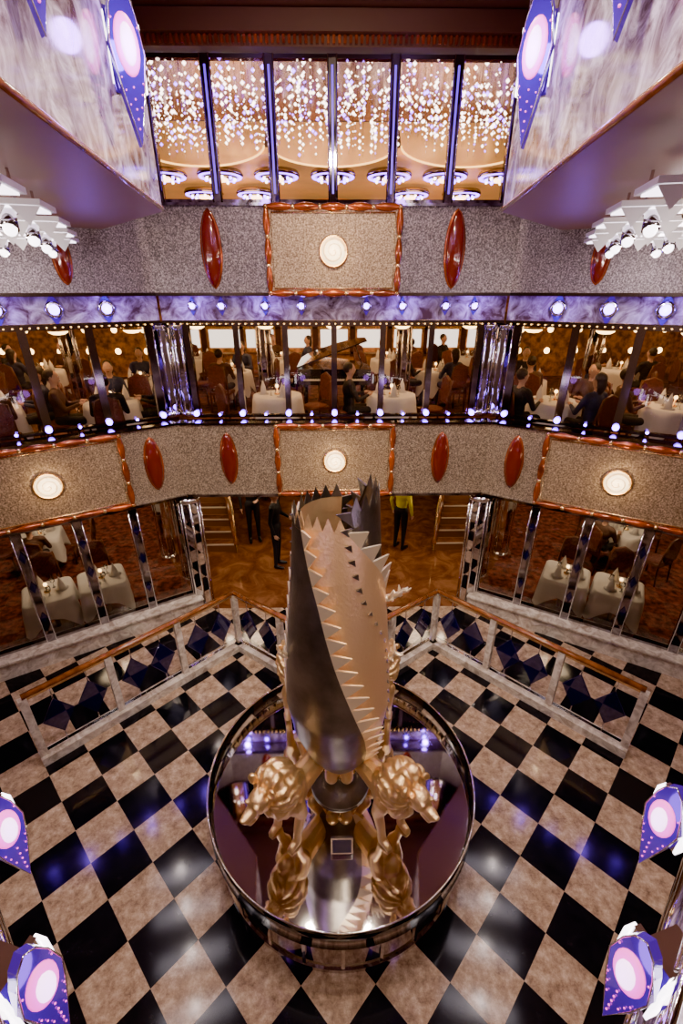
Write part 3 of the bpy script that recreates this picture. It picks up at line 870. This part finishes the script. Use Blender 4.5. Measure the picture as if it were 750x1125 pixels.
# ------------------------------------------------------------------ serrated sculpture
def lerp_tab(tab, s):
    for (a, va), (c, vc) in zip(tab[:-1], tab[1:]):
        if s <= c: return va+(vc-va)*(s-a)/(c-a)
    return tab[-1][1]
Rtab = [(0, .15), (.05, .23), (.12, .33), (.22, .42), (.35, .47), (.55, .44), (.8, .375), (1.1, .32)]
Z0, Z1 = .95, 3.72
b = MB('serrated_sculpture'); b.M = Matrix.Translation((PX-.01, PY, 0))
def sp(th, s, k, out=0):
    r = lerp_tab(Rtab, s)*k+out; a = math.radians(th)
    return (r*math.sin(a), -r*math.cos(a), Z0+(Z1-Z0)*s)
def leaf(tl, tr, s0, s1, k, mo, mi_, teeth_l, teeth_r, nt=24, tm=M_tooth, top=True, topm=None, ang=20, out=.055):
    ns = nt*3; nw = 22
    for kk, mat in ((k, mo), (k-.035, mi_)):
        vs = []; fs = []
        for i in range(ns+1):
            s = s0+(s1-s0)*i/ns; L = lerp_tab(tl, s); R = lerp_tab(tr, s)
            for j in range(nw+1): vs.append(sp(L+(R-L)*j/nw, s, kk))
        for i in range(ns):
            for j in range(nw):
                a = i*(nw+1)+j; fs.append((a, a+1, a+nw+2, a+nw+1))
        b.add(vs, fs, mat, True)
    for i in range(nt):
        sa = s0+(s1-s0)*i/nt; sb = s0+(s1-s0)*(i+1)/nt; sm = sa*.2+sb*.8
        for tab, sg, on in ((tl, -1, teeth_l), (tr, 1, teeth_r)):
            if not on: continue
            ta, tb = lerp_tab(tab, sa), lerp_tab(tab, sb); tmid = lerp_tab(tab, sm)+sg*ang
            vs = [sp(ta, sa, k, 0), sp(tb, sb, k, 0), sp(tmid, sm+.014, k, out), sp(ta, sa, k, -.02), sp(tb, sb, k, -.02), sp(tmid, sm+.014, k, out-.013)]
            b.add(vs, [(0, 1, 2), (3, 5, 4), (0, 2, 5, 3), (1, 4, 5, 2)], tm)
    if top:
        L = lerp_tab(tl, s1); R = lerp_tab(tr, s1); n = max(2, int((R-L)/14))
        for i in range(n):
            a = L+(R-L)*i/n; c = L+(R-L)*(i+1)/n
            vs = [sp(a, s1, k), sp(c, s1, k), sp((a+c)/2, s1+.04, k), sp(a, s1, k-.035), sp(c, s1, k-.035)]
            b.add(vs, [(0, 1, 2), (3, 4, 2), (0, 2, 3), (1, 2, 4)], topm or mo)
leaf([(0, -95), (.4, -84), (.8, -90), (1, -110)], [(0, 48), (.3, 26), (.6, -6), (.78, -24), (1, -52)], .0, .99, 1.03, M_pewter, M_goldleaf, True, True, 20)
leaf([(0, 20), (.25, 0), (.69, -45), (1, -80)], [(0, 125), (.55, 120), (.72, 100), (.86, 58), (1.0, 8)], .0, 1.0, .96, M_goldleaf, M_goldleaf, False, True, 20)
leaf([(0, 95), (.6, 80), (.8, 40), (1.06, 14)], [(0, 250), (.6, 240), (1.06, 130)], .02, 1.05, .90, M_pewter, M_pewter, True, True, 24, tm=M_pewter)
leaf([(0, 200), (1.0, 175)], [(0, 268), (1.0, 258)], .02, 1.0, .92, M_pewter, M_goldleaf, True, True, 24, tm=M_pewter)
b.lathe([(.30, PZ), (.30, PZ+.03), (.2, PZ+.08), (.13, PZ+.2), (.15, Z0+.03)], M_pewter, seg=32)
b.lathe([(.17, Z0-.05), (.20, Z0), (.17, Z0+.05)], M_gold, seg=32)
def antler(p, d, L):
    p = Vector(p); d = Vector(d).normalized()
    path = [p, p+d*L*.35, p+d*L*.7+Vector((0, 0, L*.15)), p+d*L+Vector((0, 0, L*.4))]
    b.tube(path, [.035, .03, .022, .006], M_tooth, 8)
    for i in range(8):
        q = path[1].lerp(path[3], i/8); e = Vector((random.uniform(-.2, .7), random.uniform(-.6, .1), random.uniform(-.6, 1)))
        b.tube([q, q+e*.07, q+e*.12+Vector((0, 0, .03))], [.018, .013, .004], M_tooth, 6)
antler((.30, -.05, 2.98), (1, -.1, .1), .24)
antler((.36, -.1, 2.42), (1, -.1, .0), .12)
antler((-.36, -.1, 2.45), (-1, -.2, -.1), .16)
b.done()

b = MB('nameplate'); b.M = Matrix.Translation((PX, 2.36, PZ+.001))
b.add([(-.10, -.02, .0), (.10, -.02, .0), (.10, .06, 0), (-.10, .06, 0), (-.10, .02, .17), (.10, .02, .17), (.10, .04, .17), (-.10, .04, .17)], [(0, 1, 5, 4), (1, 2, 6, 5), (2, 3, 7, 6), (3, 0, 4, 7), (4, 5, 6, 7), (0, 3, 2, 1)], M_chrome)
b.add([(-.085, -.0185, .015), (.085, -.0185, .015), (.085, .0165, .155), (-.085, .0165, .155)], [(0, 1, 2, 3)], M_blue)
b.done()

for sg in (-1, 1):
    put('lion_statue', LM, (PX-.02+sg*.30, 2.76, PZ-.002), math.atan2(-.78, sg*.58), .70)
    put('lion_statue', LM, (PX-.02+sg*.38, 3.55, PZ-.002), math.atan2(1, sg*.40), .66)

# ------------------------------------------------------------------ lights
WARM = (1, .74, .48); AMB = (1, .55, .25)
for (x, y, e) in ((-.55, 4.6, 290), (.55, 4.6, 290), (-.5, 2.4, 380), (.5, 2.4, 380), (-.3, .6, 300), (.3, .6, 300)):
    c = MB('ceiling_downlight'); c.lathe([(.12, 0), (.12, -.04), (.09, -.05), (.085, 0)], M_chrome, (x, y, ZCE), 20); c.done()
    light('SPOT', 'downlight', (x, y, 7.76), e, (1, .84, .68), .08, spot=math.radians(130))
for sg in (-1, 1):
    light('POINT', 'gallery_light', (sg*4.4, 2.0, 5.6), 100, (1, .76, .54), .08)
    for (x, y) in ((4.8, 7.6), (7.8, 7.5), (5.8, 10.5)):
        light('AREA', 'dining_downlight', (sg*x, y, 5.1), 50, AMB, 1.0)
        light('AREA', 'restaurant_downlight', (sg*x, y, 2.38), 42, WARM, .6)
    light('AREA', 'lounge_bead_fill', (sg*2.2, 8.6, 5.8), 36, AMB, 1.0, (pi, 0, 0))  # added upward fill for the bead ceiling, since the beads light little
    light('AREA', 'lounge_ceiling_fill', (sg*2.2, 11.8, 6.2), 120, AMB, 1.5, (pi, 0, 0))  # added upward fill to warm the gold ceiling, no fixture behind it
for x in (-2, 0, 2):
    light('AREA', 'dining_downlight', (x, 8.2, 5.1), 28, AMB, .8)
    light('AREA', 'dining_downlight', (x, 11.5, 5.1), 46, AMB, 1.0)
    light('AREA', 'entry_downlight', (x, 8.6, 2.38), 26, WARM, .5)
light('AREA', 'entry_downlight', (0, 11.5, 2.38), 40, WARM, 1)
light('SPOT', 'statue_fill_spot', (-.5, .2, 7.6), 480, (1, .82, .62), .15, (math.radians(36), 0, math.radians(-8)), math.radians(46))  # added front fill so the sculpture's gold reads brighter
light('SPOT', 'statue_fill_spot', (.6, .1, 5.0), 230, (1, .82, .62), .15, (math.radians(52), 0, math.radians(10)), math.radians(50))  # second added front fill for the gold, hanging free without a fixture
light('SPOT', 'fascia_spot', (0, 2.0, 7.6), 480, (1, .80, .58), .1, (math.radians(56), 0, 0), math.radians(90))

w = bpy.data.worlds.new('World'); sc.world = w; w.use_nodes = True
w.node_tree.nodes['Background'].inputs[0].default_value = (.5, .36, .28, 1); w.node_tree.nodes['Background'].inputs[1].default_value = .05

# ------------------------------------------------------------------ camera
cam = bpy.data.cameras.new('camera'); co = bpy.data.objects.new('camera', cam); sc.collection.objects.link(co)
cam.sensor_fit = 'VERTICAL'; cam.sensor_height = 36; cam.lens = 16; cam.clip_start = .05
co.location = (0, 0, 5.2); co.rotation_euler = (math.radians(64), 0, -.0153)
sc.camera = co
sc.view_settings.view_transform = 'AgX'
try: sc.view_settings.look = 'AgX - Punchy'
except Exception as e: print(e)
sc.view_settings.exposure = .2
